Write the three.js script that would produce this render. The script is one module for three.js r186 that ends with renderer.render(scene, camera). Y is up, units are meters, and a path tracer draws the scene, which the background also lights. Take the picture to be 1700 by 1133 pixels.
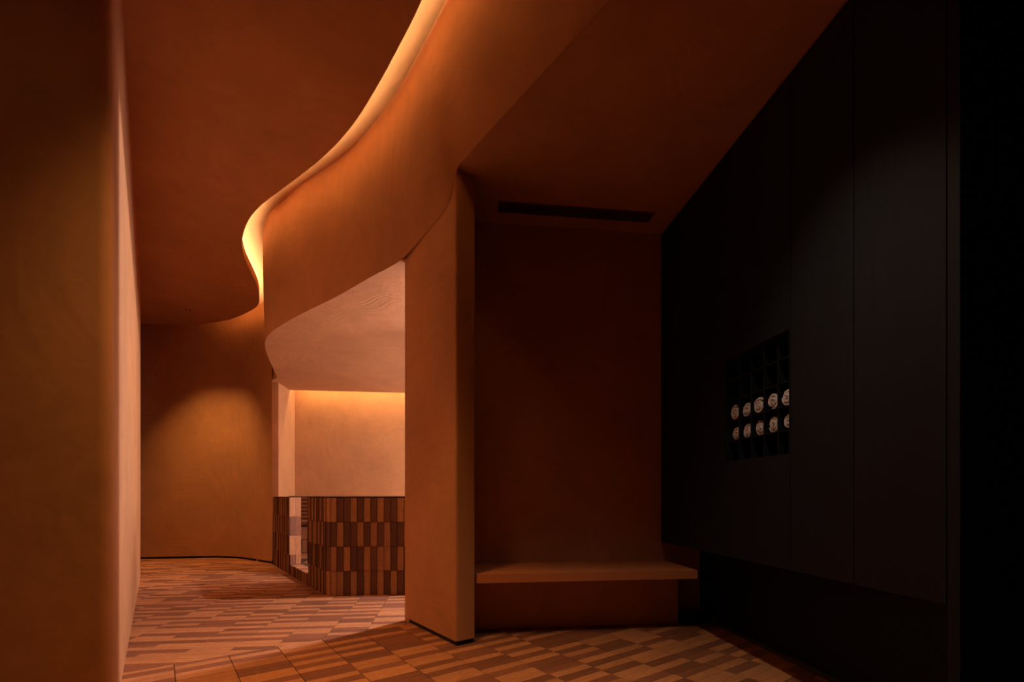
import * as THREE from 'three';
import { RectAreaLightUniformsLib } from 'three/addons/lights/RectAreaLightUniformsLib.js';
import { mergeGeometries } from 'three/addons/utils/BufferGeometryUtils.js';
import { RoundedBoxGeometry } from 'three/addons/geometries/RoundedBoxGeometry.js';

// ---------------------------------------------------------------- camera, sky, light, exposure
const scene = new THREE.Scene();
scene.background = new THREE.Color(0x000000);
const EYE = 1.1, YAW = THREE.MathUtils.degToRad(6.9), FOCAL = 803;
const camera = new THREE.PerspectiveCamera(2 * THREE.MathUtils.radToDeg(Math.atan(824 / FOCAL)), 1700 / 1648, 0.05, 60);
camera.position.set(0, EYE, 0);
camera.rotation.y = -YAW;
camera.setViewOffset(1700, 1648, 0, 0, 1700, 1133);      // a shift lens: level camera, the frame moved up
const renderer = new THREE.WebGLRenderer({ antialias: true });
renderer.toneMapping = THREE.LinearToneMapping;
renderer.toneMappingExposure = 1.0;
renderer.shadowMap.enabled = true;
renderer.shadowMap.type = THREE.PCFSoftShadowMap;
RectAreaLightUniformsLib.init();

const AMBER = [1, 0.61, 0.25], STRIP = [1, 0.80, 0.50], WARM = [1, 0.81, 0.80], NEUTRAL = [1, 0.77, 0.57], SOFT_AMBER = [1, 0.47, 0.16];
const LAMP = {                                          // strengths of the lamps, set in their builders below
  slot: 92, backSlot: 72, reception: 46, panel: 12.5, farSpot: 32, cabinetSpot: 8, lobbySpot: 32, entrySpot: 0.9,
};
const rgb = (a, k = 1) => new THREE.Color().setRGB(a[0] * k, a[1] * k, a[2] * k);

// ---------------------------------------------------------------- helpers
let seedState = 20240611;
const rnd = () => { seedState = (seedState * 1664525 + 1013904223) >>> 0; return seedState / 4294967296; };
const rr = (a, b) => a + (b - a) * rnd();
const hash2 = (i, j) => { let h = (i * 374761393 + j * 668265263) | 0; h = Math.imul(h ^ (h >>> 13), 1274126177); return ((h ^ (h >>> 16)) >>> 0) / 4294967296; };
const used = {};
const numbered = n => { const k = used[n] = (used[n] ?? -1) + 1; return k ? `${n}_${String(k).padStart(3, '0')}` : n; };
function put(name, geo, mat, parent = scene) {
  const m = new THREE.Mesh(geo, mat);
  m.name = parent === scene ? numbered(name) : name;
  parent.add(m);
  return m;
}
function group(name, x = 0, y = 0, d = 0) { const g = new THREE.Group(); g.name = numbered(name); g.position.set(x, y, -d); scene.add(g); return g; }
function tag(o, label, category, extra = {}) { Object.assign(o.userData, { label, category }, extra); return o; }
const struct = (o, label, category) => tag(o, label, category, { kind: 'structure' });

// plan coordinates are [x, d]: d metres ahead of the camera along the black cupboards, y is up; world z = -d
function roundCorners(pts, radii, seg = 6) {
  const out = [], n = pts.length;
  for (let i = 0; i < n; i++) {
    const r = Array.isArray(radii) ? radii[i] : radii, p = pts[i];
    if (!r) { out.push(p); continue; }
    const a = pts[(i + n - 1) % n], b = pts[(i + 1) % n];
    const u = norm2([a[0] - p[0], a[1] - p[1]]), v = norm2([b[0] - p[0], b[1] - p[1]]);
    const ang = Math.acos(Math.max(-1, Math.min(1, u[0] * v[0] + u[1] * v[1])));
    const t = r / Math.tan(ang / 2), c = norm2([u[0] + v[0], u[1] + v[1]]), h = r / Math.sin(ang / 2);
    const o = [p[0] + c[0] * h, p[1] + c[1] * h], s = [p[0] + u[0] * t, p[1] + u[1] * t], e = [p[0] + v[0] * t, p[1] + v[1] * t];
    let a0 = Math.atan2(s[1] - o[1], s[0] - o[0]), a1 = Math.atan2(e[1] - o[1], e[0] - o[0]);
    let da = a1 - a0; while (da > Math.PI) da -= 2 * Math.PI; while (da < -Math.PI) da += 2 * Math.PI;
    for (let k = 0; k <= seg; k++) out.push([o[0] + r * Math.cos(a0 + da * k / seg), o[1] + r * Math.sin(a0 + da * k / seg)]);
  }
  return out;
}
function norm2(v) { const l = Math.hypot(v[0], v[1]) || 1; return [v[0] / l, v[1] / l]; }
function prism(outline, y0, y1, crease = 40, holes = []) {
  let pts = outline.slice();
  const area = p => { let s = 0; for (let i = 0; i < p.length; i++) { const q = p[(i + 1) % p.length]; s += p[i][0] * q[1] - q[0] * p[i][1]; } return s; };
  if (area(pts) < 0) pts.reverse();
  const P = [], N = [], U = [], cosC = Math.cos(THREE.MathUtils.degToRad(crease));
  const ring = (ps) => {
    const n = ps.length, nor = [], len = [0];
    for (let i = 0; i < n; i++) { const q = ps[(i + 1) % n], t = norm2([q[0] - ps[i][0], q[1] - ps[i][1]]); nor.push([t[1], -t[0]]); len.push(len[i] + Math.hypot(q[0] - ps[i][0], q[1] - ps[i][1])); }
    for (let i = 0; i < n; i++) {
      const j = (i + 1) % n, e = nor[i], pr = nor[(i + n - 1) % n], nx = nor[j];
      const n0 = e[0] * pr[0] + e[1] * pr[1] > cosC ? norm2([e[0] + pr[0], e[1] + pr[1]]) : e;
      const n1 = e[0] * nx[0] + e[1] * nx[1] > cosC ? norm2([e[0] + nx[0], e[1] + nx[1]]) : e;
      const a = ps[i], b = ps[j], u0 = len[i], u1 = len[i + 1];
      const v = [[a, y0, n0, u0], [b, y0, n1, u1], [b, y1, n1, u1], [a, y0, n0, u0], [b, y1, n1, u1], [a, y1, n0, u0]];
      for (const [p, y, nn, u] of v) { P.push(p[0], y, -p[1]); N.push(nn[0], 0, -nn[1]); U.push(u, y); }
    }
  };
  ring(pts);
  const hs = holes.map(h => area(h) > 0 ? h.slice().reverse() : h.slice());
  hs.forEach(ring);
  const V = p => new THREE.Vector2(p[0], p[1]), all = [...pts, ...hs.flat()];
  for (const f of THREE.ShapeUtils.triangulateShape(pts.map(V), hs.map(h => h.map(V)))) {
    const c = (all[f[1]][0] - all[f[0]][0]) * (all[f[2]][1] - all[f[0]][1]) - (all[f[2]][0] - all[f[0]][0]) * (all[f[1]][1] - all[f[0]][1]);
    const g = c > 0 ? f : [f[0], f[2], f[1]];
    for (const k of g) { P.push(all[k][0], y1, -all[k][1]); N.push(0, 1, 0); U.push(all[k][0], all[k][1]); }
    for (const k of [g[0], g[2], g[1]]) { P.push(all[k][0], y0, -all[k][1]); N.push(0, -1, 0); U.push(all[k][0], all[k][1]); }
  }
  return buffer(P, N, U);
}
function buffer(P, N, U, I) {
  const g = new THREE.BufferGeometry();
  g.setAttribute('position', new THREE.Float32BufferAttribute(P, 3));
  g.setAttribute('uv', new THREE.Float32BufferAttribute(U, 2));
  if (I) g.setIndex(I);
  if (N) g.setAttribute('normal', new THREE.Float32BufferAttribute(N, 3)); else g.computeVertexNormals();
  return g;
}
const flat = g => g.index ? g.toNonIndexed() : g;
const merge = list => mergeGeometries(list.map(flat));
// uv in metres by the way each face points
function boxUV(geo, ox = 0, oy = 0) {
  const g = flat(geo), p = g.attributes.position, uv = new Float32Array(p.count * 2), a = new THREE.Vector3(), b = new THREE.Vector3(), c = new THREE.Vector3();
  for (let i = 0; i < p.count; i += 3) {
    a.fromBufferAttribute(p, i); b.fromBufferAttribute(p, i + 1); c.fromBufferAttribute(p, i + 2);
    const n = b.clone().sub(a).cross(c.clone().sub(a)), ax = Math.abs(n.x), ay = Math.abs(n.y), az = Math.abs(n.z);
    for (const [k, q] of [[i, a], [i + 1, b], [i + 2, c]]) {
      const [s, t] = ay >= ax && ay >= az ? [q.x, q.z] : ax >= az ? [q.z, q.y] : [q.x, q.y];
      uv[2 * k] = s + ox; uv[2 * k + 1] = t + oy;
    }
  }
  g.setAttribute('uv', new THREE.BufferAttribute(uv, 2));
  return g;
}
// a box given by its limits in x, y and d
function box(x0, x1, y0, y1, d0, d1, r = 0) {
  const w = x1 - x0, h = y1 - y0, l = d1 - d0;
  const g = r ? new RoundedBoxGeometry(w, h, l, 2, r) : new THREE.BoxGeometry(w, h, l);
  g.translate((x0 + x1) / 2, (y0 + y1) / 2, -(d0 + d1) / 2);
  return boxUV(g);
}
const spline = (pts, n) => new THREE.CatmullRomCurve3(pts.map(p => new THREE.Vector3(p[0], 0, p[1])), false, 'centripetal').getPoints(n).map(v => [v.x, v.z]);
function offsetPath(pts, dist) {       // to the right hand side of the way the path runs in [x, d]
  return pts.map((p, i) => {
    const a = pts[Math.max(0, i - 1)], b = pts[Math.min(pts.length - 1, i + 1)], t = norm2([b[0] - a[0], b[1] - a[1]]);
    return [p[0] + t[1] * dist, p[1] - t[0] * dist];
  });
}

// ---------------------------------------------------------------- textures (what the surfaces are made of)
function periodicNoise(seed) {
  return (x, y, px, py) => {
    const xi = Math.floor(x), yi = Math.floor(y), fx = x - xi, fy = y - yi, sx = fx * fx * (3 - 2 * fx), sy = fy * fy * (3 - 2 * fy);
    const w = (v, p) => ((v % p) + p) % p, h = (i, j) => hash2(w(i, px) + seed * 131, w(j, py) + seed * 977);
    const a = h(xi, yi), b = h(xi + 1, yi), c = h(xi, yi + 1), d = h(xi + 1, yi + 1);
    return a + (b - a) * sx + (c - a) * sy + (a - b - c + d) * sx * sy;
  };
}
function dataTexture(n, fn, srgb, metres) {
  const data = new Uint8Array(n * n * 4);
  for (let j = 0; j < n; j++) for (let i = 0; i < n; i++) {
    const v = fn(i / n, j / n), k = 4 * (j * n + i), c = Array.isArray(v) ? v : [v, v, v];
    for (let q = 0; q < 3; q++) data[k + q] = Math.max(0, Math.min(255, c[q] * 255));
    data[k + 3] = 255;
  }
  const t = new THREE.DataTexture(data, n, n);
  t.wrapS = t.wrapT = THREE.RepeatWrapping;
  t.magFilter = THREE.LinearFilter; t.minFilter = THREE.LinearMipmapLinearFilter; t.generateMipmaps = true;
  if (srgb) t.colorSpace = THREE.SRGBColorSpace;
  t.repeat.set(1 / metres, 1 / metres);
  t.needsUpdate = true;
  return t;
}
const n1 = periodicNoise(1), n2 = periodicNoise(2), n3 = periodicNoise(3), n4 = periodicNoise(4);
const trowel = (u, v) => {              // overlapping bent strokes of the plasterer's trowel
  const wx = (n1(u * 5, v * 5, 5, 5) - 0.5) * 0.22, wy = (n2(u * 5, v * 5, 5, 5) - 0.5) * 0.22;
  const s1 = n3((u + wx) * 18, (v + wy) * 64, 18, 64), s2 = n4((u + wy) * 58, (v - wx) * 20, 58, 20), m = n1(u * 4 + 0.4, v * 4, 4, 4);
  return s1 * m + s2 * (1 - m);
};
const plasterMap = dataTexture(1024, (u, v) => {
  const cloud = n1(u * 6, v * 6, 6, 6) * 0.5 + n2(u * 14, v * 14, 14, 14) * 0.3 + n3(u * 40, v * 40, 40, 40) * 0.2;
  const k = 0.86 + 0.12 * cloud + 0.05 * (trowel(u, v) - 0.5) + 0.02 * (n4(u * 400, v * 400, 400, 400) - 0.5);
  return [k, k, k];
}, true, 2.6);
const plasterBump = dataTexture(1024, (u, v) => 0.62 * trowel(u, v) + 0.18 * n2(u * 130, v * 130, 130, 130) + 0.2 * n3(u * 9, v * 9, 9, 9), false, 2.6);
const clayMap = dataTexture(512, (u, v) => {          // streaks along the tile, v runs along it
  const k = 0.80 + 0.13 * n1(u * 90, v * 8, 90, 8) + 0.07 * n2(u * 24, v * 30, 24, 30) + 0.05 * (n3(u * 200, v * 200, 200, 200) - 0.5);
  return [k, k * 0.995, k * 0.985];
}, true, 0.6);
const clayBump = dataTexture(512, (u, v) => 0.6 * n1(u * 120, v * 10, 120, 10) + 0.4 * n4(u * 220, v * 220, 220, 220), false, 0.6);
const terryBump = dataTexture(256, (u, v) => 0.5 * n1(u * 64, v * 64, 64, 64) + 0.5 * n2(u * 128, v * 128, 128, 128), false, 0.12);
const woodMap = dataTexture(512, (u, v) => { const k = 0.85 + 0.12 * n3(u * 200, v * 5, 200, 5) + 0.05 * n1(u * 60, v * 3, 60, 3); return [k, k, k]; }, true, 0.9);

// ---------------------------------------------------------------- materials
const plasterColor = new THREE.Color().setRGB(0.62, 0.30, 0.122);
const plaster = new THREE.MeshStandardMaterial({ color: plasterColor, map: plasterMap, bumpMap: plasterBump, bumpScale: 0.0016, roughness: 0.82 });
const lacquer = new THREE.MeshStandardMaterial({ color: new THREE.Color().setRGB(0.56, 0.21, 0.08), roughness: 0.45 });
const black = new THREE.MeshStandardMaterial({ color: new THREE.Color().setRGB(0.004, 0.004, 0.0045), roughness: 0.7 });
const cabinetBlack = new THREE.MeshPhysicalMaterial({ color: new THREE.Color().setRGB(0.0130, 0.0158, 0.0205), map: woodMap, roughness: 0.6, specularIntensity: 0.35 });
const cabinetInside = new THREE.MeshStandardMaterial({ color: new THREE.Color().setRGB(0.006, 0.006, 0.007), roughness: 0.8 });
const charcoal = new THREE.MeshStandardMaterial({ color: new THREE.Color().setRGB(0.035, 0.033, 0.033), roughness: 0.6 });
const grout = new THREE.MeshStandardMaterial({ color: new THREE.Color().setRGB(0.05, 0.026, 0.016), roughness: 0.95 });
const clay = (r, g, b) => new THREE.MeshStandardMaterial({ color: new THREE.Color().setRGB(r, g, b), map: clayMap, bumpMap: clayBump, bumpScale: 0.0003, roughness: 0.5 });
const clayLight = [clay(0.60, 0.265, 0.108), clay(0.56, 0.245, 0.10), clay(0.64, 0.28, 0.112)];
const clayDark = [clay(0.30, 0.115, 0.056), clay(0.265, 0.103, 0.05), clay(0.33, 0.127, 0.062)];
const glazed = (r, g, b) => new THREE.MeshStandardMaterial({ color: new THREE.Color().setRGB(r, g, b), map: clayMap, roughness: 0.72 });
const wallLight = [glazed(0.47, 0.235, 0.098), glazed(0.44, 0.215, 0.09), glazed(0.51, 0.255, 0.105)];
const wallDark = [glazed(0.165, 0.068, 0.034), glazed(0.145, 0.06, 0.03), glazed(0.185, 0.076, 0.038)];
const leather = new THREE.MeshStandardMaterial({ color: new THREE.Color().setRGB(0.19, 0.065, 0.028), roughness: 0.5 });
const towelWhite = new THREE.MeshStandardMaterial({ color: new THREE.Color().setRGB(0.83, 0.83, 0.83), bumpMap: terryBump, bumpScale: 0.006, roughness: 1 });
const ventMetal = new THREE.MeshStandardMaterial({ color: new THREE.Color().setRGB(0.16, 0.07, 0.035), roughness: 0.6 });
const ventDark = new THREE.MeshStandardMaterial({ color: new THREE.Color().setRGB(0.035, 0.016, 0.009), roughness: 0.7 });
const glow = (a, k) => new THREE.MeshStandardMaterial({ color: 0x111111, emissive: rgb(a), emissiveIntensity: k, roughness: 0.6 });
const stoneTop = new THREE.MeshStandardMaterial({ color: new THREE.Color().setRGB(0.42, 0.24, 0.12), roughness: 0.4 });

// ---------------------------------------------------------------- directions of the plan
const PHI = THREE.MathUtils.degToRad(29.5);
const ALONG = [-Math.sin(PHI), Math.cos(PHI)];          // way the corridor runs
const ACROSS = [Math.cos(PHI), Math.sin(PHI)];          // from the left wall towards the counter
const go = (p, a, b = 0) => [p[0] + ALONG[0] * a + ACROSS[0] * b, p[1] + ALONG[1] * a + ACROSS[1] * b];
const H_SLAB = 4.10, H_SLOT = 4.35, H_REC = 3.0, H_BENCH = 3.5, SKIRT = 0.035;
const PIER = [0.018, 3.557];                            // near corner of the free-standing pier
const CUP = 1.885;                                      // face of the black cupboards

// ---------------------------------------------------------------- curves of the ceiling
const soffit = d => H_REC + 0.17 * Math.min(1, Math.max(0, (6.4 - d) / 2.05));   // the reception ceiling rises a little towards the pier
const bulkTop = [[1.79, -0.45], [1.268, 0.491], [0.834, 1.4], [0.398, 2.289], [-0.05, 3.2], [-0.12, 3.34], [-0.2, 3.5], [-0.33, 3.75], [-0.49, 4.03], [-0.75, 4.41], [-1.042, 4.771], [-1.578, 5.276], [-1.83, 5.55], [-2.08, 5.83], [-2.32, 6.25], [-2.482, 6.8], [-2.65, 7.5], [-2.765, 8.0], [-2.85, 8.22], [-2.945, 8.33]];
const bulkFoot = [...[-4.4, -3.35, -2.35, -1.35, -0.35, -0.06].map(s => [...go(PIER, s, -0.0015), H_BENCH - 0.0005]), [...go(PIER, 0.12, -0.004), 3.285], [...go(PIER, 0.45, -0.004), 3.235], ...[[-0.458, 4.325], [-0.789, 4.663], [-1.154, 5.038], [-1.628, 5.474], [-1.892, 5.738], [-2.132, 6.005], [-2.321, 6.327], [-2.482, 6.84], [-2.659, 7.557], [-2.776, 8.03], [-2.86, 8.24], [-2.95, 8.335]].map(p => [...p, soffit(p[1])])];
const smooth3 = pts => new THREE.CatmullRomCurve3(pts.map(p => new THREE.Vector3(p[0], p[2] ?? 0, p[1])), false, 'catmullrom', 0.5).getPoints((pts.length - 1) * 10).map(v => [v.x, v.z, v.y]);
const bulkTopLine = smooth3(bulkTop), bulkFootLine = smooth3(bulkFoot), PEAK = 80;   // PEAK: where the foot leaves the pier
const slabEdge = spline([[1.50, -0.62], [1.04, 0.30], [0.62, 1.18], [0.19, 2.09], [-0.195, 2.979], [-0.382, 3.33], [-0.556, 3.636], [-0.786, 4.003], [-1.014, 4.299], [-1.255, 4.564], [-1.715, 5.013], [-1.947, 5.239], [-2.146, 5.473], [-2.315, 5.733], [-2.492, 6.086], [-2.621, 6.492], [-2.714, 6.966], [-2.801, 7.372], [-2.916, 7.73], [-3.062, 8.045], [-3.309, 8.33], [-3.721, 8.693], [-4.048, 8.886], [-4.62, 9.15]], 150);
const farWall = spline([[-9, 9.05], [-6.5, 9.12], [-5.4, 9.14], [-4.62, 9.17], [-4.15, 9.15], [-3.8, 9.03], [-3.45, 8.76], [-3.15, 8.48], [-2.93, 8.27]], 70);

// ---------------------------------------------------------------- structure: walls
const wallFar = put('wall_far', prism([...farWall, ...offsetPath(farWall, 0.14).reverse().map(p => [p[0], p[1] + 0.14 * 2])], SKIRT, H_SLOT), plaster);
struct(wallFar, 'curved terracotta plaster wall closing the far end of the corridor', 'wall');
const skirtFar = offsetPath(farWall, -0.008);
struct(put('baseboard_far', prism([...skirtFar, ...offsetPath(farWall, -0.1).reverse()], 0, SKIRT), black), 'thin black recessed skirting under the curved far wall', 'baseboard');

const leftFoot = [-1.995, 3.197];
const lc = go(leftFoot, -0.86), le = go(leftFoot, 4.54);
const leftOutline = roundCorners([go(lc, 0, -3.2), lc, le, go(le, 0, -0.5), go(lc, 0.5, -0.5), go(lc, 0.5, -3.2)], [0, 0.05, 0.05, 0, 0, 0], 10);
struct(put('wall_left', prism(leftOutline, 0, H_SLOT), plaster), 'tall terracotta plaster wall with a rounded near corner on the left', 'wall');

// the pier and the wall behind the bench: one L in plan
const pierFar = go(PIER, 0.93), pierBack = go(PIER, 0, 0.17);
const pierOutline = roundCorners([PIER, pierBack, [-0.17, 4.234], [2.26, 4.234], [2.26, 4.38], [0.0, 4.38], go(pierFar, 0, 0.2), pierFar], [0.02, 0.02, 0, 0, 0, 0, 0.04, 0.04], 5);
struct(put('wall_bench', prism(pierOutline, SKIRT, H_BENCH), plaster), 'plaster pier and wall behind the low bench', 'wall');
struct(put('baseboard_bench', prism([go(PIER, 0.012, 0.012), go(pierBack, 0.012, -0.012), [-0.15, 4.25], [2.24, 4.25], [2.24, 4.36], [0.0, 4.36], go(pierFar, -0.12, 0.18), go(pierFar, -0.12, 0.012)], 0, SKIRT), black), 'black recessed skirting under the plaster pier', 'baseboard');
struct(put('trim_pier', prism(roundCorners([go(pierFar, -0.115), go(pierFar, -0.115, 0.2), go(pierFar, 0, 0.2), pierFar], [0, 0, 0.04, 0.04], 5), 0, SKIRT), plaster), 'plaster end of the pier running down to the floor', 'trim');

// reception recess behind the counter
const recLeft = -2.915, recBack = 9.37, recRight = 2.0;
struct(put('wall_reception_left', prism([[recLeft, 8.53], [recLeft, recBack + 0.1], [-3.3, recBack + 0.1], [-3.3, 8.62], [-3.12, 8.53]], 0, 3.3), plaster), 'pale lit plaster side wall left of the reception back wall', 'wall');
struct(put('wall_reception_back', box(recLeft, recRight, 0, 3.3, recBack, recBack + 0.15), plaster), 'glowing plaster back wall of the reception', 'wall');
struct(put('wall_reception_right', box(recRight, recRight + 0.15, 0, 3.3, 4.38, recBack + 0.15), plaster), 'plaster wall at the right end of the reception', 'wall');
// closing walls out of the picture
struct(put('wall_rear', box(-9, 2.4, 0, H_SLOT, -2.2, -2.05), plaster), 'plaster wall behind the viewer', 'wall');
struct(put('wall_right', box(2.26, 2.4, 0, H_SLOT, -2.05, 4.38), cabinetBlack), 'black wall behind the tall cupboards', 'wall');
struct(put('wall_left_end', box(-9.1, -9, 0, H_SLOT, -2.2, 9.3), plaster), 'plaster wall far out on the left', 'wall');

// ---------------------------------------------------------------- structure: ceilings and the curved bulkhead
const slabOutline = [...slabEdge, [-9, 9.1], [-9, -2.1], [1.5, -2.1]];
struct(put('ceiling', prism(slabOutline, H_SLAB, H_SLAB + 0.05), plaster), 'dark plaster ceiling over the corridor with a waving edge', 'ceiling');
struct(put('ceiling_upper', prism([[-9, 9.4], [-9, -2.1], [2.4, -2.1], [2.4, 4.4], [-0.1, 4.4], [-2.4, 8.6], [-2.4, 9.4]], H_SLOT, H_SLOT + 0.1), plaster), 'upper ceiling glowing inside the curved light slot', 'ceiling');
struct(put('trim_slot', prism([...slabEdge.slice(0, 146), ...offsetPath(slabEdge, -0.02).slice(0, 146).reverse()], H_SLAB + 0.05, H_SLAB + 0.115), plaster), 'low lip along the waving edge of the corridor ceiling', 'trim');
const lipA = offsetPath(slabEdge, -0.30), lipB = offsetPath(slabEdge, -0.33);
struct(put('trim_slot', prism([...lipA.slice(0, 138), ...lipB.slice(0, 138).reverse()], H_SLAB + 0.05, H_SLOT), plaster), 'upstand closing the back of the curved light slot', 'trim');
{
  const g = prism([...bulkFootLine.slice(PEAK).map(p => [p[0], p[1]]), [-3.03, 8.5], [recLeft - 0.1, 8.56], [recLeft - 0.1, 9.08], [recRight, 9.08], [recRight, 6.4], [recRight, 4.36], [-0.25, 4.36], go(PIER, 0.8, 0.05)], 0, 0.1);
  const p = g.attributes.position;
  for (let i = 0; i < p.count; i++) p.setY(i, p.getY(i) + soffit(-p.getZ(i)));
  struct(put('ceiling_reception', g, plaster), 'lit plaster ceiling over the reception counter', 'ceiling');
}
struct(put('trim_cove', box(recLeft - 0.1, recRight, 3.3, 3.36, 8.9, recBack + 0.15), plaster), 'lid over the light slot along the reception back wall', 'trim');
const rightEdge0 = go(PIER, -3.85), ceilRight = [go(PIER, 0.35, 0.0), rightEdge0, [2.3, -0.2], [2.3, 4.3], [-0.1, 4.3]];
struct(put('ceiling_bench', prism(ceilRight, H_BENCH, H_BENCH + 0.1), plaster), 'low dark plaster ceiling between the bench and the cupboards', 'ceiling');
{
  // one skin from the slot down to its foot; towards the viewer the foot leans in and runs out into the pier
  const P = [], U = [], I = [], cols = 24;
  let run = 0;
  bulkTopLine.forEach((a, i) => {
    const b = bulkFootLine[i];
    if (i) run += Math.hypot(a[0] - bulkTopLine[i - 1][0], a[1] - bulkTopLine[i - 1][1]);
    for (let j = 0; j <= cols; j++) {
      const t = j / cols, w = t ** 1.7, y = THREE.MathUtils.lerp(H_SLOT, b[2], t);
      P.push(a[0] + (b[0] - a[0]) * w, y, -(a[1] + (b[1] - a[1]) * w)); U.push(run, y);
      if (i && j) { const p = (i - 1) * (cols + 1) + j, q = i * (cols + 1) + j; I.push(p - 1, p, q - 1, p, q, q - 1); }
    }
  });
  struct(put('wall_bulkhead', buffer(P, null, U, I), plaster), 'waving terracotta plaster bulkhead lit from the slot above', 'wall');
}

// ---------------------------------------------------------------- tiles
const TH = 0.009, CH = 0.0009;
function tileGeo(poly, uo, vo, turned, th = TH) {      // convex polygon in [a, b]; upright on y; a and b become x and -z
  const n = poly.length, c = [0, 0]; poly.forEach(p => { c[0] += p[0] / n; c[1] += p[1] / n; });
  const inset = poly.map(p => { const v = [p[0] - c[0], p[1] - c[1]], l = Math.hypot(...v) || 1; const k = Math.max(0, 1 - CH * 1.5 / l); return [c[0] + v[0] * k, c[1] + v[1] * k]; });
  const P = [], U = [];
  const V = (p, y) => { P.push(p[0], y, -p[1]); U.push(turned ? p[1] + uo : p[0] + uo, turned ? p[0] + vo : p[1] + vo); };
  for (let i = 0; i < n; i++) {
    const j = (i + 1) % n;
    V(poly[i], -th); V(poly[j], -th); V(poly[j], -CH); V(poly[i], -th); V(poly[j], -CH); V(poly[i], -CH);
    V(poly[i], -CH); V(poly[j], -CH); V(inset[j], 0); V(poly[i], -CH); V(inset[j], 0); V(inset[i], 0);
  }
  for (let i = 1; i < n - 1; i++) { V(inset[0], 0); V(inset[i], 0); V(inset[i + 1], 0); }
  const g = buffer(P, null, U);
  g.computeVertexNormals();
  return g;
}
function clip(poly, a, b, c) {                          // keep a*x + b*y >= c
  const out = [];
  for (let i = 0; i < poly.length; i++) {
    const p = poly[i], q = poly[(i + 1) % poly.length], fp = a * p[0] + b * p[1] - c, fq = a * q[0] + b * q[1] - c;
    if (fp >= 0) out.push(p);
    if (fp * fq < 0) { const t = fp / (fp - fq); out.push([p[0] + (q[0] - p[0]) * t, p[1] + (q[1] - p[1]) * t]); }
  }
  return out;
}
const polyArea = p => { let s = 0; for (let i = 0; i < p.length; i++) { const q = p[(i + 1) % p.length]; s += p[i][0] * q[1] - q[0] * p[i][1]; } return s / 2; };
// how large a floor tile shows from where the photographer stood (0 when out of the picture)
const sinY = Math.sin(YAW), cosY = Math.cos(YAW);
function shown(p, area, h = 0) {
  const X = p[0] * cosY - p[1] * sinY, Z = p[0] * sinY + p[1] * cosY;
  if (Z < 0.5) return 0;
  const u = 850 + FOCAL * X / Z, v = 824 + FOCAL * (EYE - h) / Z;
  if (u < 180 || u > 1420 || v > 1150) return 0;
  return area * FOCAL * FOCAL * (EYE - h) / Z ** 3;
}
const courses = new Map();
function lightTile(i, j, salt) {                        // tones mostly alternate along a course, with runs of two or three
  const key = `${i}_${salt}`;
  if (!courses.has(key)) { const run = []; let v = hash2(i, salt) < 0.5; for (let k = 0; k < 240; k++) { if (hash2(i * 7 + salt, k * 13 + 5) < 0.66) v = !v; run.push(v); } courses.set(key, run); }
  return courses.get(key)[j + 100];
}
const tone = (i, j, salt) => { return lightTile(i, j, salt) ? clayLight[Math.floor(hash2(i + 11, j + salt) * 3)] : clayDark[Math.floor(hash2(i - 5, j + salt * 3) * 3)]; };
function layTiles(parent, list, partName, most) {       // the largest in view one by one, the rest as one field
  list.sort((a, b) => b.size - a.size);
  const rest = new Map();
  list.forEach((t, k) => {
    if (k < most && t.size > 0) {
      const m = put(partName, t.geo, t.mat, parent);
      m.position.copy(t.pos); m.rotation.set(t.tilt[0], t.turn, t.tilt[1]);
    } else {
      const g = t.geo.clone(); g.applyMatrix4(new THREE.Matrix4().compose(t.pos, new THREE.Quaternion().setFromEuler(new THREE.Euler(t.tilt[0], t.turn, t.tilt[1])), new THREE.Vector3(1, 1, 1)));
      const key = clayDark.includes(t.mat) ? 1 : 0;
      if (!rest.has(key)) rest.set(key, []);
      rest.get(key).push(g);
    }
  });
  for (const [key, gs] of rest) { const m = put(key ? 'dark_tile_field' : 'light_tile_field', merge(gs), key ? clayDark[0] : clayLight[0], parent); m.userData.kind = 'stuff'; }
}
const JOINT = 0.0018, ENDJ = 0.0045;
const LINE = 3.85;                                      // where the two floors meet, measured along the corridor

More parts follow.
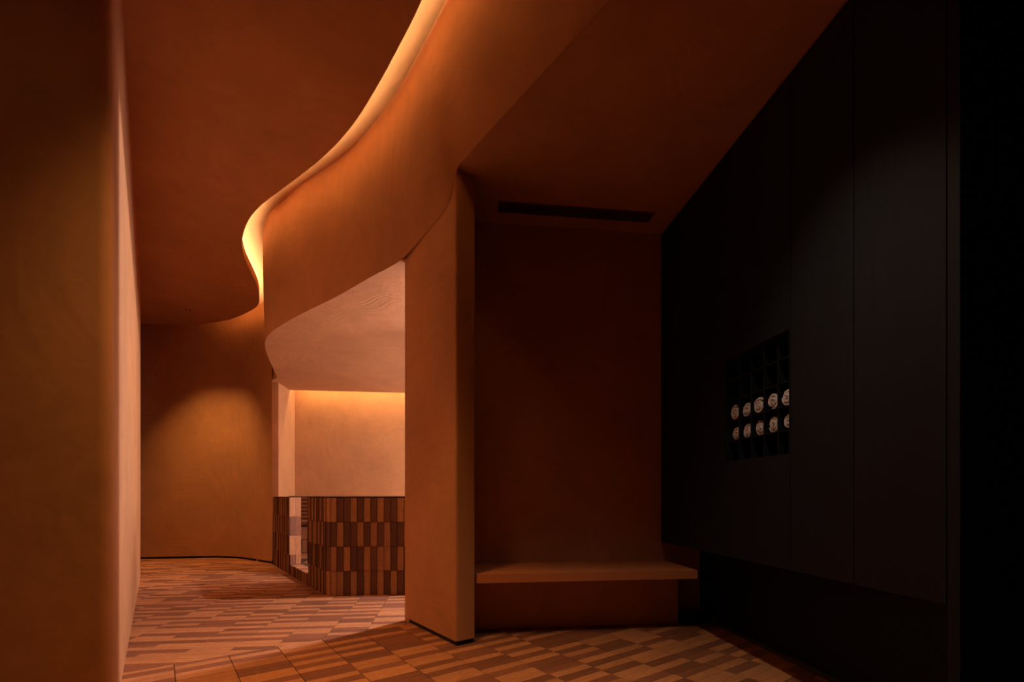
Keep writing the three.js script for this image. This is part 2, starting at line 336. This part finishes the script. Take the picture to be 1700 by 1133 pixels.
// floor of the corridor: tiles lie square to the cupboards
{
  const floor = put('floor', box(-9, 2.3, -0.12, -0.007, -2.1, 9.3), grout);
  struct(floor, 'brown clay tile floor of the corridor, laid in two tones', 'floor');
  const w = 0.293, h = 0.0745, list = [], std = [0, 1, 2, 3, 4, 5].map(k => tileGeo([[-w / 2 + ENDJ / 2, -h / 2 + JOINT / 2], [w / 2 - ENDJ / 2, -h / 2 + JOINT / 2], [w / 2 - ENDJ / 2, h / 2 - JOINT / 2], [-w / 2 + ENDJ / 2, h / 2 - JOINT / 2]], k * 0.13, k * 0.21, true));
  for (let i = -21; i < 5; i++) for (let j = -22; j < 80; j++) {
    const c = [-0.703 + w * (i + 0.5), 4.033 + h * (j + 0.5)];
    if (c[1] > 9.22 || c[1] < 2.2) continue;
    const side = (c[0] - leftFoot[0]) * ACROSS[0] + (c[1] - leftFoot[1]) * ACROSS[1], al = c[0] * ALONG[0] + c[1] * ALONG[1];
    if (side < -0.3 && al < 8.2) continue;
    if (al < LINE - 0.2) continue;
    const behind = (c[0] + 1.376) * ACROSS[0] + (c[1] - 5.525) * ACROSS[1];
    if (behind > 0.16 && c[1] > 5.75) continue;         // under the reception platform
    if (c[0] > 1.95 || (c[0] > -0.2 && c[1] < 4.3)) continue;
    let geo = std[Math.floor(hash2(i, j + 77) * 6)];
    if (al < LINE + 0.2) {
      const r = [[-w / 2 + ENDJ / 2, -h / 2 + JOINT / 2], [w / 2 - ENDJ / 2, -h / 2 + JOINT / 2], [w / 2 - ENDJ / 2, h / 2 - JOINT / 2], [-w / 2 + ENDJ / 2, h / 2 - JOINT / 2]];
      const p = clip(r, ALONG[0], ALONG[1], LINE + JOINT / 2 - al);
      if (p.length < 3 || polyArea(p) < 1e-4) continue;
      if (p.length !== 4 || polyArea(p) < w * h * 0.9) geo = tileGeo(p, hash2(i, j), hash2(j, i), true);
    }
    list.push({ geo, mat: tone(i, j, 5), pos: new THREE.Vector3(c[0], rr(-0.0006, 0.0003), -c[1]), turn: 0, tilt: [rr(-0.004, 0.004), rr(-0.0012, 0.0012)], size: shown(c, w * h) * (side < 0.02 || c[0] > -0.35 || behind > -0.01 && c[1] > 5.5 ? 0 : 1) });
  }
  layTiles(floor, list, 'tile', 300);
}
// floor of the lobby in front: tiles turned with the corridor
{
  const lobby = put('floor', prism([go([0, 0], LINE - 0.002, -3.6), go([0, 0], LINE - 0.002, 1.9), [0.2, 4.22], [2.25, 4.22], [2.25, -2.0], [-6, -2.0]], -0.0075, -0.0065), grout);
  struct(lobby, 'brown clay tile floor of the lobby in the foreground', 'floor');
  const w = 0.31, h = 0.0765, list = [], std = [0, 1, 2, 3, 4, 5].map(k => tileGeo([[-w / 2 + ENDJ / 2, -h / 2 + JOINT / 2], [w / 2 - ENDJ / 2, -h / 2 + JOINT / 2], [w / 2 - ENDJ / 2, h / 2 - JOINT / 2], [-w / 2 + ENDJ / 2, h / 2 - JOINT / 2]], k * 0.17, k * 0.11, true));
  for (let i = -12; i < 14; i++) for (let j = -60; j < 18; j++) {
    const e = 0.717 + w * (i + 0.5), a = 3.80 + h * (j + 0.5);
    const c = [ACROSS[0] * e + ALONG[0] * a, ACROSS[1] * e + ALONG[1] * a];
    if (c[1] < 0.2 || c[0] > 2.42 || c[1] > 4.3) continue;
    const inLobby = a < LINE + 0.06 || e > PIER[0] * ACROSS[0] + PIER[1] * ACROSS[1] + 0.14;
    if (!inLobby) continue;
    let geo = std[Math.floor(hash2(i + 9, j + 7) * 6)];
    const r = [[-w / 2 + ENDJ / 2, -h / 2 + JOINT / 2], [w / 2 - ENDJ / 2, -h / 2 + JOINT / 2], [w / 2 - ENDJ / 2, h / 2 - JOINT / 2], [-w / 2 + ENDJ / 2, h / 2 - JOINT / 2]];
    let p = r;
    if (e < 2.0) p = clip(p, 0, -1, a - LINE + JOINT / 2);
    p = clip(p, -ACROSS[0], -ALONG[0], c[0] - 2.24);
    p = clip(p, -ACROSS[1], -ALONG[1], c[1] - 4.23);
    if (p.length < 3 || polyArea(p) < 1e-4) continue;
    if (polyArea(p) < polyArea(r) * 0.99) geo = tileGeo(p, hash2(i, j), hash2(j, i), true);
    const hidden = e < -0.3 || (c[1] > 3.96 && c[0] > 0.1) ? 0 : 1;
    list.push({ geo, mat: tone(i, j, 31), pos: new THREE.Vector3(c[0], rr(-0.0006, 0.0005), -c[1]), turn: PHI, tilt: [rr(-0.004, 0.004), rr(-0.0012, 0.0012)], size: shown(c, w * h) * hidden });
  }
  layTiles(lobby, list, 'tile', 300);
}

// ---------------------------------------------------------------- reception counter, clad in upright tiles
const CORNER = [-1.376, 5.525], FRONT_D = 5.50;
const onLeft = (t, depth = 0) => go(CORNER, t, depth);
{
  const counter = group('reception_counter', -1.376, 0, 5.525);
  tag(counter, 'tiled reception counter in two browns with a rounded corner and a gap', 'counter');
  const local = g => { g.translate(1.376, 0, 5.525); return g; };
  const arc = (r) => roundCorners([[1.2, FRONT_D], CORNER, onLeft(3.05)], [0, r, 0], 10);
  const front = arc(0.18).slice(1, -1);                  // arc points only
  const T0 = 0.832, T1 = 1.826, TK = 0.145, TOP = 1.08;
  const skin = 0.010;
  const at = (p, q) => [p[0] + q[0], p[1] + q[1]];
  // cores of the low walls, dark joints show between the tiles
  const arcIn = offsetPath([[1.9, FRONT_D], ...front, onLeft(T0)], skin), arcBack = offsetPath([[1.9, FRONT_D], ...front, onLeft(T0)], TK);
  put('core', local(prism([...arcIn, ...arcBack.slice().reverse()], 0, TOP)), grout, counter);
  put('core', local(prism([onLeft(T1 + skin, skin), onLeft(3.02, skin), onLeft(3.02, TK), onLeft(T1 + skin, TK)], 0, TOP)), grout, counter);
  put('sill_core', local(prism([onLeft(T0, skin), onLeft(T1 + skin, skin), onLeft(T1 + skin, TK), onLeft(T0, TK)], 0, 0.128)), grout, counter);
  // black shadow line and thin stone top
  const ledgeA = prism([...offsetPath([[1.9, FRONT_D], ...front, onLeft(T0)], 0.004), ...offsetPath([[1.9, FRONT_D], ...front, onLeft(T0)], 0.34).reverse()], TOP, TOP + 0.013);
  put('shadow_line', local(ledgeA), black, counter);
  put('shadow_line', local(prism([onLeft(T1, 0.004), onLeft(3.02, 0.004), onLeft(3.02, TK), onLeft(T1, TK)], TOP, TOP + 0.009)), black, counter);
  put('counter_top', local(prism([...offsetPath([[1.9, FRONT_D], ...front, onLeft(T0)], 0.0), ...offsetPath([[1.9, FRONT_D], ...front, onLeft(T0)], 0.36).reverse()], TOP + 0.013, TOP + 0.018)), stoneTop, counter);
  // tiles along the outer face
  const W = 0.0725, RH = 0.27;
  const path = [];                                       // sampled outer line from x = 0.2 round the corner
  const x0 = -1.276 + W * 21;
  const poly = [[x0, FRONT_D], ...front, onLeft(3.03)];
  const lens = [0]; for (let i = 1; i < poly.length; i++) lens.push(lens[i - 1] + Math.hypot(poly[i][0] - poly[i - 1][0], poly[i][1] - poly[i - 1][1]));
  const along = s => { let i = 1; while (i < poly.length - 1 && lens[i] < s) i++; const t = (s - lens[i - 1]) / (lens[i] - lens[i - 1]); return [poly[i - 1][0] + (poly[i][0] - poly[i - 1][0]) * t, poly[i - 1][1] + (poly[i][1] - poly[i - 1][1]) * t]; };
  const rectTile = (w, h, k) => tileGeo([[-w / 2, -h / 2], [w / 2, -h / 2], [w / 2, h / 2], [-w / 2, h / 2]], k * 0.19, k * 0.23, false);
  const cache = new Map();
  const cached = (w, h, k) => { const key = `${Math.round(w * 1e4)}_${Math.round(h * 1e4)}_${k}`; if (!cache.has(key)) cache.set(key, rectTile(w, h, k)); return cache.get(key); };
  function standTile(p, q, y0, y1, mat, k, name = 'tile') {   // face looks to the left of p -> q seen from above (outwards)
    const w = Math.hypot(q[0] - p[0], q[1] - p[1]) - 0.0014, h = y1 - y0 - 0.0014, t = norm2([q[0] - p[0], q[1] - p[1]]);
    if (w < 0.012) return;
    const out = [-t[1], t[0]];                           // left-hand side
    const m = put(name, cached(w, h, k), mat, counter);
    const X = new THREE.Vector3(-t[0], 0, t[1]), Y = new THREE.Vector3(out[0], 0, -out[1]), Z = new THREE.Vector3(0, -1, 0);
    // geometry: a -> x, b -> -z, face +y ; want a -> along, b -> up, face -> out
    const B = new THREE.Matrix4().makeBasis(X, Y, Z);
    if (B.determinant() < 0) B.makeBasis(X.negate(), Y, Z);
    m.quaternion.setFromRotationMatrix(B);
    const off = rr(-0.0008, 0.0004);
    m.position.set((p[0] + q[0]) / 2 + out[0] * off + 1.376, (y0 + y1) / 2, -((p[1] + q[1]) / 2 + out[1] * off) + 5.525);
  }
  const rows = ['LDDLDLDLDDLL', 'DLDDLDLDLDDL', 'LDLDDLDLLDLD', 'LLDLDLDLDLDD'];   // front face, read from the rounded corner to the right, top row first
  const total = lens[lens.length - 1], nCol = Math.floor(total / W);
  const sFlat = lens[lens.length - 1] - Math.hypot(onLeft(3.03)[0] - front[front.length - 1][0], onLeft(3.03)[1] - front[front.length - 1][1]);
  const tFlat = 3.03 - (total - sFlat);
  for (let c = 0; c <= nCol; c++) {
    const s0 = c * W, s1 = Math.min((c + 1) * W, total);
    for (let r = 0; r < 4; r++) {
      let a0 = s0, a1 = s1, y1 = TOP - r * RH, y0 = y1 - RH;
      const t0 = tFlat + (a0 - sFlat), t1 = tFlat + (a1 - sFlat);
      if (t1 > T0 && t0 < T1) {                          // the gap in the counter
        if (r < 3) {
          if (t0 < T0) a1 = sFlat + T0 - tFlat; else if (t1 > T1) a0 = sFlat + T1 - tFlat; else continue;
        } else y1 = 0.137;
      }
      const fc = 20 - c;
      let L;
      if (fc >= -1 && fc < 11) L = rows[r][fc + 1] === 'L'; else L = lightTile(r, c, 17);
      const pool = L ? wallLight : wallDark;
      standTile(along(a1), along(a0), y0, y1, pool[Math.floor(hash2(c, r) * 3)], Math.floor(hash2(c + 4, r + 9) * 6));
    }
  }
  // the jamb on the far side of the gap and the sill
  const jt = [['L', 'L'], ['D', 'D'], ['L', 'L'], ['D', 'L']];
  for (let k = 0; k < 2; k++) for (let r = 0; r < 4; r++) {
    const y1 = TOP - r * RH, y0 = Math.max(0.137, y1 - RH), p = onLeft(T1, k * TK / 2), q = onLeft(T1, (k + 1) * TK / 2);
    standTile(q, p, y0, y1, (jt[r][k] === 'L' ? clayLight : clayDark)[(k + r) % 3], (k * 3 + r) % 6, 'jamb_tile');
  }
  for (let k = 0; k < 14; k++) {
    const w = (T1 - T0) / 14, c = onLeft(T0 + w * (k + 0.5), TK / 2 + 0.002);
    const m = put('sill_tile', cached(TK - 0.002, w - 0.002, k % 6), (hash2(k, 91) < 0.4 ? clayLight : clayDark)[k % 3], counter);
    m.position.set(c[0] + 1.376, 0.137, -c[1] + 5.525); m.rotation.y = PHI;
  }
}
// raised floor behind the counter
{
  const plat = put('floor', prism([onLeft(0.2, 0.147), [1.2, 5.66], [recRight, 5.66], [recRight, recBack], [recLeft, recBack], onLeft(3.02, 0.147)], 0.0, 0.128), grout);
  struct(plat, 'raised tiled floor behind the reception counter', 'floor');
  const w = 0.293, h = 0.0745, list = [], std = [0, 1, 2, 3].map(k => tileGeo([[-w / 2 + 0.001, -h / 2 + 0.001], [w / 2 - 0.001, -h / 2 + 0.001], [w / 2 - 0.001, h / 2 - 0.001], [-w / 2 + 0.001, h / 2 - 0.001]], k * 0.13, k * 0.21, true));
  for (let i = -10; i < 8; i++) for (let j = 0; j < 40; j++) {
    const c = [-0.55 + w * i, 5.75 + h * j];
    if (c[1] > 8.5 || c[0] > 1.2 || (c[0] + 1.376) * ACROSS[0] + (c[1] - 5.525) * ACROSS[1] < 0.30 || c[0] < recLeft + 0.15) continue;
    list.push({ geo: std[Math.floor(hash2(i, j) * 4)], mat: tone(i, j, 61), pos: new THREE.Vector3(c[0], 0.137, -c[1]), turn: 0, tilt: [0, 0], size: 0 });
  }
  layTiles(plat, list, 'tile', 0);
}

// ---------------------------------------------------------------- banquette along the reception back wall
{
  const b = group('banquette', -1.0, 0.137, 8.9);
  tag(b, 'brown channelled banquette seen through the gap in the tiled counter', 'banquette');
  const X0 = recLeft + 0.02 + 1.0, X1 = recRight - 0.05 + 1.0;
  const L = (x0, x1, y0, y1, d0, d1, r) => box(x0, x1, y0, y1, d0 - 8.9, d1 - 8.9, r);
  put('base', L(X0, X1, 0, 0.46, 8.53, 9.34), grout, b);
  for (let k = 0; k < 24; k++) for (let r = 0; r < 2; r++) {
    const m = put('tile', L(-0.035, 0.035, 0.005, 0.222, 8.52, 8.532), (hash2(k, r + 40) < 0.35 ? clayLight : clayDark)[k % 3], b);
    m.position.set(X0 + 0.04 + k * 0.0725, r * 0.226, 0);
  }
  put('seat', L(X0, X1, 0.46, 0.545, 8.47, 9.1, 0.035), leather, b);
  for (let k = 0; k < 6; k++) put('back_roll', L(X0, X1, 0.548 + k * 0.068, 0.548 + (k + 1) * 0.068 - 0.002, 9.03, 9.12, 0.03), leather, b);
  put('back_frame', L(X0, X1, 0.46, 0.955, 9.11, 9.36), leather, b);
  put('ledge', L(X0, X1, 0.955, 0.967, 9.02, 9.36), stoneTop, b);
}

// ---------------------------------------------------------------- bench in front of the pier wall
{
  const bench = group('bench', 1.0, 0, 4.0);
  tag(bench, 'low terracotta bench with an overhanging slab seat between pier and cupboards', 'bench');
  const sh = g => { g.translate(-1.0, 0, 4.0); return g; };
  put('seat', sh(prism([[0.178, 3.640], [1.926, 3.640], [1.926, 4.232], [-0.14, 4.232], [0.163, 3.682]], 0.443, 0.51)), lacquer, bench);
  put('base', sh(prism([[0.04, 3.955], [1.913, 3.955], [1.913, 4.232], [-0.10, 4.232]], 0.004, 0.443)), plaster, bench);
}
// ---------------------------------------------------------------- air outlet in the low ceiling
{
  const v = group('air_vent', 1.03, H_BENCH, 3.99);
  tag(v, 'long narrow slotted air vent in the ceiling above the bench', 'vent');
  const x0 = -0.665, x1 = 0.665, e = 0.075, t = 0.012;
  put('frame', merge([box(x0, x1, -0.006, 0, -e, -e + t), box(x0, x1, -0.006, 0, e - t, e), box(x0, x0 + t, -0.006, 0, -e + t, e - t), box(x1 - t, x1, -0.006, 0, -e + t, e - t)]), ventMetal, v);
  put('backing', box(x0 + t, x1 - t, -0.0015, -0.0003, -e + t, e - t), ventDark, v);
  for (let k = 0; k < 6; k++) {
    const m = put('slat', box(x0 + t, x1 - t, -0.001, 0.001, -0.008, 0.008), ventMetal, v);
    m.position.set(0, -0.005, -0.0525 + k * 0.021); m.rotation.x = 0.35;
  }
}

// ---------------------------------------------------------------- black cupboards on the right
const Y0 = 0.68, GAP = 0.003;
function cupboard(d0, d1, label, y0 = Y0, front = CUP) {
  const g = group('tall_cupboard', front, y0, (d0 + d1) / 2);
  tag(g, label, 'cupboard', { group: 'black cupboards along the right wall' });
  const h = H_BENCH - 0.012 - y0, hw = (d1 - d0) / 2;
  put('carcass', box(0.024, 2.255 - front, 0, h, -hw + 0.001, hw - 0.001), cabinetInside, g);
  put('door', box(0, 0.022, 0, h, -hw + GAP / 2 + 0.0005, hw - GAP / 2 - 0.0005, 0.0015), cabinetBlack, g);
  return g;
}
cupboard(3.222, 4.230, 'wide black cupboard front next to the bench, beyond the towel niche');
cupboard(2.084, 2.519, 'black cupboard front right of the towel niche, left of the brightest panel');
cupboard(1.648, 2.084, 'brightest lit black cupboard front, beside the narrow upright post');
cupboard(-0.8, 1.594, 'unlit black cupboard front at the right edge of the picture', 0.03, CUP + 0.26);
{
  const post = put('upright_post', box(CUP - 0.001, 2.25, 0, H_BENCH - 0.012, 1.597, 1.645, 0.002), cabinetBlack);
  tag(post, 'narrow black upright post running to the floor at the cupboards', 'post');
  const plinth = group('cupboard_plinth', 2.2, 0, 3.0);
  tag(plinth, 'black floor plinth in the open void under the cupboards', 'plinth');
  put('kick_strip', box(0.015, 0.055, 0, 0.03, -1.35, 0.92), charcoal, plinth);
  put('block', box(-0.275, 0.055, 0, 0.04, 0.93, 1.225), black, plinth);
}
{
  const d0 = 2.519, d1 = 3.222, n0 = 2.530, n1_ = 3.184, ny0 = 1.34, ny1 = 2.045, top = H_BENCH - 0.012;
  const u = group('tall_cupboard', CUP, Y0, (d0 + d1) / 2);
  tag(u, 'black cupboard front with the open towel niche of small square cells', 'cupboard', { group: 'black cupboards along the right wall' });
  const mid = (d0 + d1) / 2, L = (x0, x1, y0, y1, a, b, r) => box(x0, x1, y0 - Y0, y1 - Y0, a - mid, b - mid, r);
  put('front_panel', merge([L(0, 0.022, Y0, ny0, d0 + 0.002, d1 - 0.002), L(0, 0.022, ny1, top, d0 + 0.002, d1 - 0.002), L(0, 0.022, ny0, ny1, n1_, d1 - 0.002), L(0, 0.022, ny0, ny1, d0 + 0.002, n0)]), cabinetBlack, u);
  put('carcass', merge([L(0.022, 0.365, Y0, ny0 - 0.012, d0 + 0.001, d1 - 0.001), L(0.022, 0.365, ny1 + 0.012, top, d0 + 0.001, d1 - 0.001), L(0.022, 0.365, ny0 - 0.012, ny1 + 0.012, n1_ + 0.004, d1 - 0.001), L(0.022, 0.365, ny0 - 0.012, ny1 + 0.012, d0 + 0.001, n0 - 0.004), L(0.345, 0.365, ny0, ny1, n0, n1_)]), cabinetInside, u);
  const cw = (n1_ - n0) / 5, rh = (ny1 - ny0) / 5, rec = 0.026;
  for (let k = 0; k <= 5; k++) put('divider', L(rec, 0.344, ny0, ny1, Math.max(n0, n0 + k * cw - 0.004), Math.min(n1_, n0 + k * cw + 0.004)), cabinetBlack, u);
  for (let k = 0; k <= 5; k++) for (let c = 0; c < 5; c++) put('shelf', L(rec, 0.344, Math.max(ny0, ny0 + k * rh - 0.003), Math.min(ny1, ny0 + k * rh + 0.003), n0 + c * cw + 0.0042, n0 + (c + 1) * cw - 0.0042), cabinetBlack, u);

  // ---------------------------------------------------------- rolled towels
  function towelGeo(seed) {
    const s = periodicNoise(seed), turns = 2.2, per = 0.0190, th = 0.0112, steps = 84, outer = [], inner = [];
    for (let k = 0; k <= steps; k++) {
      const f = k / steps, a = f * turns * Math.PI * 2, r = 0.006 + per * a / (Math.PI * 2) + 0.0030 * (s(f * 17, 0.5, 99, 9) - 0.5) * 2;
      const x = Math.cos(a), y = Math.sin(a), e = f > 0.96 ? (1 - f) / 0.04 : f < 0.03 ? f / 0.03 : 1, w = th / 2 * (0.35 + 0.65 * Math.sqrt(e));
      outer.push([x * (r + w), y * (r + w)]); inner.push([x * (r - w), y * (r - w)]);
    }
    const shape = new THREE.Shape([...outer, ...inner.reverse()].map(p => new THREE.Vector2(p[0], p[1])));
    const g = new THREE.ExtrudeGeometry(shape, { depth: 0.23, steps: 5, bevelEnabled: true, bevelThickness: 0.004, bevelSize: 0.0016, bevelSegments: 2, curveSegments: 1 });
    const p = g.attributes.position;
    for (let i = 0; i < p.count; i++) {
      const x = p.getX(i), y = p.getY(i), z = p.getZ(i), r = Math.hypot(x, y);
      const bulge = z < 0.02 ? 0.010 * (1 - r / 0.05) + 0.004 * (s(x * 160 + 50, y * 160 + 50, 200, 200) - 0.5) : 0;    // the heart of the roll stands a little proud
      const q = 1 + 0.05 * (s(z * 30 + 4, Math.atan2(y, x) * 2 + 8, 99, 99) - 0.5);
      p.setXYZ(i, x * q, y * q * 0.96, z - bulge);
    }
    g.computeVertexNormals();
    g.rotateY(Math.PI / 2);                              // roll axis into the cupboard
    return g;
  }
  const rowsT = [['upper', 2], ['lower', 1]], place = ['first', 'second', 'third', 'fourth', 'fifth'];
  const angles = [[0.6, 2.3, 1.2, 3.6, 5.0], [2.9, 1.7, 0.2, 4.6, 3.2]];
  rowsT.forEach(([nm, r], ri) => {
    for (let c = 0; c < 5; c++) {
      const geo = towelGeo(20 + ri * 5 + c), k = 1.02 + 0.04 * hash2(c, ri + 3);
      geo.rotateX(angles[ri][c]); geo.scale(1, k, k);
      boxUV(geo); geo.computeBoundingBox();
      const cell = 4 - c, fl = ny0 + r * rh + 0.0032;
      const m = put('rolled_towel', geo, towelWhite);
      m.position.set(CUP + 0.042 + 0.012 * hash2(c, ri), fl - geo.boundingBox.min.y, -(n0 + (cell + 0.5) * cw + rr(-0.003, 0.003)));
      tag(m, `rolled white towel, ${place[c]} from the left in the ${nm} row of the niche`, 'towel', { group: 'rolled towels in the niche' });
    }
  });
}

// ---------------------------------------------------------------- lamps
function rectLight(w, h, color, k, pos, target) {
  const l = new THREE.RectAreaLight(rgb(color), k, w, h);
  l.position.set(pos[0], pos[1], -pos[2]); scene.add(l);
  l.lookAt(target[0], target[1], -target[2]);
  return l;
}
{ // light strip lying on the edge of the corridor ceiling, hidden in the slot
  const run = offsetPath(slabEdge, -0.10).slice(0, 144);
  const strip = put('light_strip', prism([...offsetPath(run, 0.012), ...offsetPath(run, -0.012).reverse()], H_SLAB + 0.05, H_SLAB + 0.066), glow(STRIP, 3));
  tag(strip, 'amber light strip hidden in the curved ceiling slot', 'light strip');
  const step = 5;
  for (let i = 12; i + step < run.length; i += step) {
    const a = run[i], b = run[i + step], m = [(a[0] + b[0]) / 2, (a[1] + b[1]) / 2], t = norm2([b[0] - a[0], b[1] - a[1]]), len = Math.hypot(b[0] - a[0], b[1] - a[1]);
    const l = new THREE.RectAreaLight(rgb(STRIP), LAMP.slot, len * 0.96, 0.03);
    const pos = new THREE.Vector3(m[0], H_SLAB + 0.07, -m[1]);
    // local x along the strip, light leaves along -z: up and towards the bulkhead
    const X = new THREE.Vector3(t[0], 0, -t[1]), out = new THREE.Vector3(t[1], 0, t[0]).multiplyScalar(0.2).add(new THREE.Vector3(0, 0.98, 0)).normalize();
    const Z = out.clone().negate(), Y = new THREE.Vector3().crossVectors(Z, X);
    l.quaternion.setFromRotationMatrix(new THREE.Matrix4().makeBasis(X, Y, Z));
    l.position.copy(pos);
    scene.add(l);
  }
}
{ // light strip over the reception back wall
  const y = 3.14, d = 9.14;
  const strip = put('light_strip', box(recLeft + 0.05, recRight - 0.05, y + 0.004, y + 0.02, d - 0.012, d + 0.012), glow(AMBER, 3));
  tag(strip, 'amber light strip above the reception back wall', 'light strip');
  const L = recRight - recLeft - 0.1;
  for (let k = 0; k < 4; k++) rectLight(L / 4, 0.024, AMBER, LAMP.backSlot, [recLeft + 0.05 + L * (k + 0.5) / 4, y, d], [recLeft + 0.05 + L * (k + 0.5) / 4, y - 1, d + 0.35]);
}
function downlight(x, y, d, color, k, angle, label, { aim, penumbra = 0.6, soft = 1.5 } = {}) {
  const g = group('recessed_downlight', x, y, d);
  tag(g, label, 'lamp', { group: 'recessed downlights' });
  const ring = new THREE.LatheGeometry([[0.020, -0.002], [0.022, -0.016], [0.027, -0.017], [0.030, -0.014], [0.032, 0]].map(p => new THREE.Vector2(...p)), 24);
  put('ring', ring, ventMetal, g);
  const disc = new THREE.CircleGeometry(0.020, 24); disc.rotateX(Math.PI / 2); disc.translate(0, -0.0022, 0);
  put('lens', disc, glow(color, 2), g);
  const s = new THREE.SpotLight(rgb(color), k, 0, angle, penumbra, 2);
  s.position.set(x, y - 0.022, -d); s.shadow.radius = soft;
  const t = aim ?? [x, 0, d];
  s.target.position.set(t[0], t[1], -t[2]);
  scene.add(s, s.target);
  return s;
}
const deg = THREE.MathUtils.degToRad;
downlight(0.8, soffit(5.62), 5.62, WARM, LAMP.reception, deg(45), 'recessed downlight in the reception ceiling behind the pier', { aim: [-1.785, 1.71, 4.78], penumbra: 0.15, soft: 4.5 });
downlight(-4.25, H_SLAB, 8.38, SOFT_AMBER, LAMP.farSpot, deg(38), 'recessed downlight in the corridor ceiling close to the far wall', { penumbra: 1 });
downlight(1.22, H_BENCH, 2.10, NEUTRAL, LAMP.cabinetSpot, deg(42), 'recessed downlight in the low ceiling close to the black cupboards', { penumbra: 1 });
downlight(-0.75, H_SLAB, 2.35, SOFT_AMBER, LAMP.lobbySpot, deg(38), 'recessed downlight in the corridor ceiling over the lobby', { penumbra: 1, soft: 9 });
downlight(-1.30, H_SLAB, 1.35, SOFT_AMBER, LAMP.entrySpot, deg(66), 'recessed downlight in the corridor ceiling washing the near left wall', { penumbra: 0.7, soft: 4 });
{ // luminous panel on the right end wall of the reception, out of sight behind the pier
  const d0 = 6.2, d1 = 8.9, y0 = 1.15, y1 = 2.75, x = recRight - 0.03;
  const p = group('wall_lamp', x, y0, (d0 + d1) / 2);
  tag(p, 'large luminous wall panel at the right end of the reception', 'lamp');
  put('frame', merge([box(0, 0.03, -0.02, y1 - y0 + 0.02, -(d1 - d0) / 2 - 0.02, -(d1 - d0) / 2), box(0, 0.03, -0.02, y1 - y0 + 0.02, (d1 - d0) / 2, (d1 - d0) / 2 + 0.02), box(0, 0.03, -0.02, 0, -(d1 - d0) / 2, (d1 - d0) / 2), box(0, 0.03, y1 - y0, y1 - y0 + 0.02, -(d1 - d0) / 2, (d1 - d0) / 2)]), black, p);
  put('diffuser', box(0.006, 0.028, 0, y1 - y0, -(d1 - d0) / 2, (d1 - d0) / 2), glow(WARM, 0.6), p);
  rectLight(d1 - d0, y1 - y0, WARM, LAMP.panel, [x - 0.004, (y0 + y1) / 2, (d0 + d1) / 2], [x - 2, (y0 + y1) / 2, (d0 + d1) / 2]);
}

scene.traverse(o => {
  if (o.isMesh) { o.castShadow = true; o.receiveShadow = true; }
  if (o.isSpotLight) { o.castShadow = true; o.shadow.mapSize.set(2048, 2048); o.shadow.bias = -0.0005; }
});
renderer.render(scene, camera);
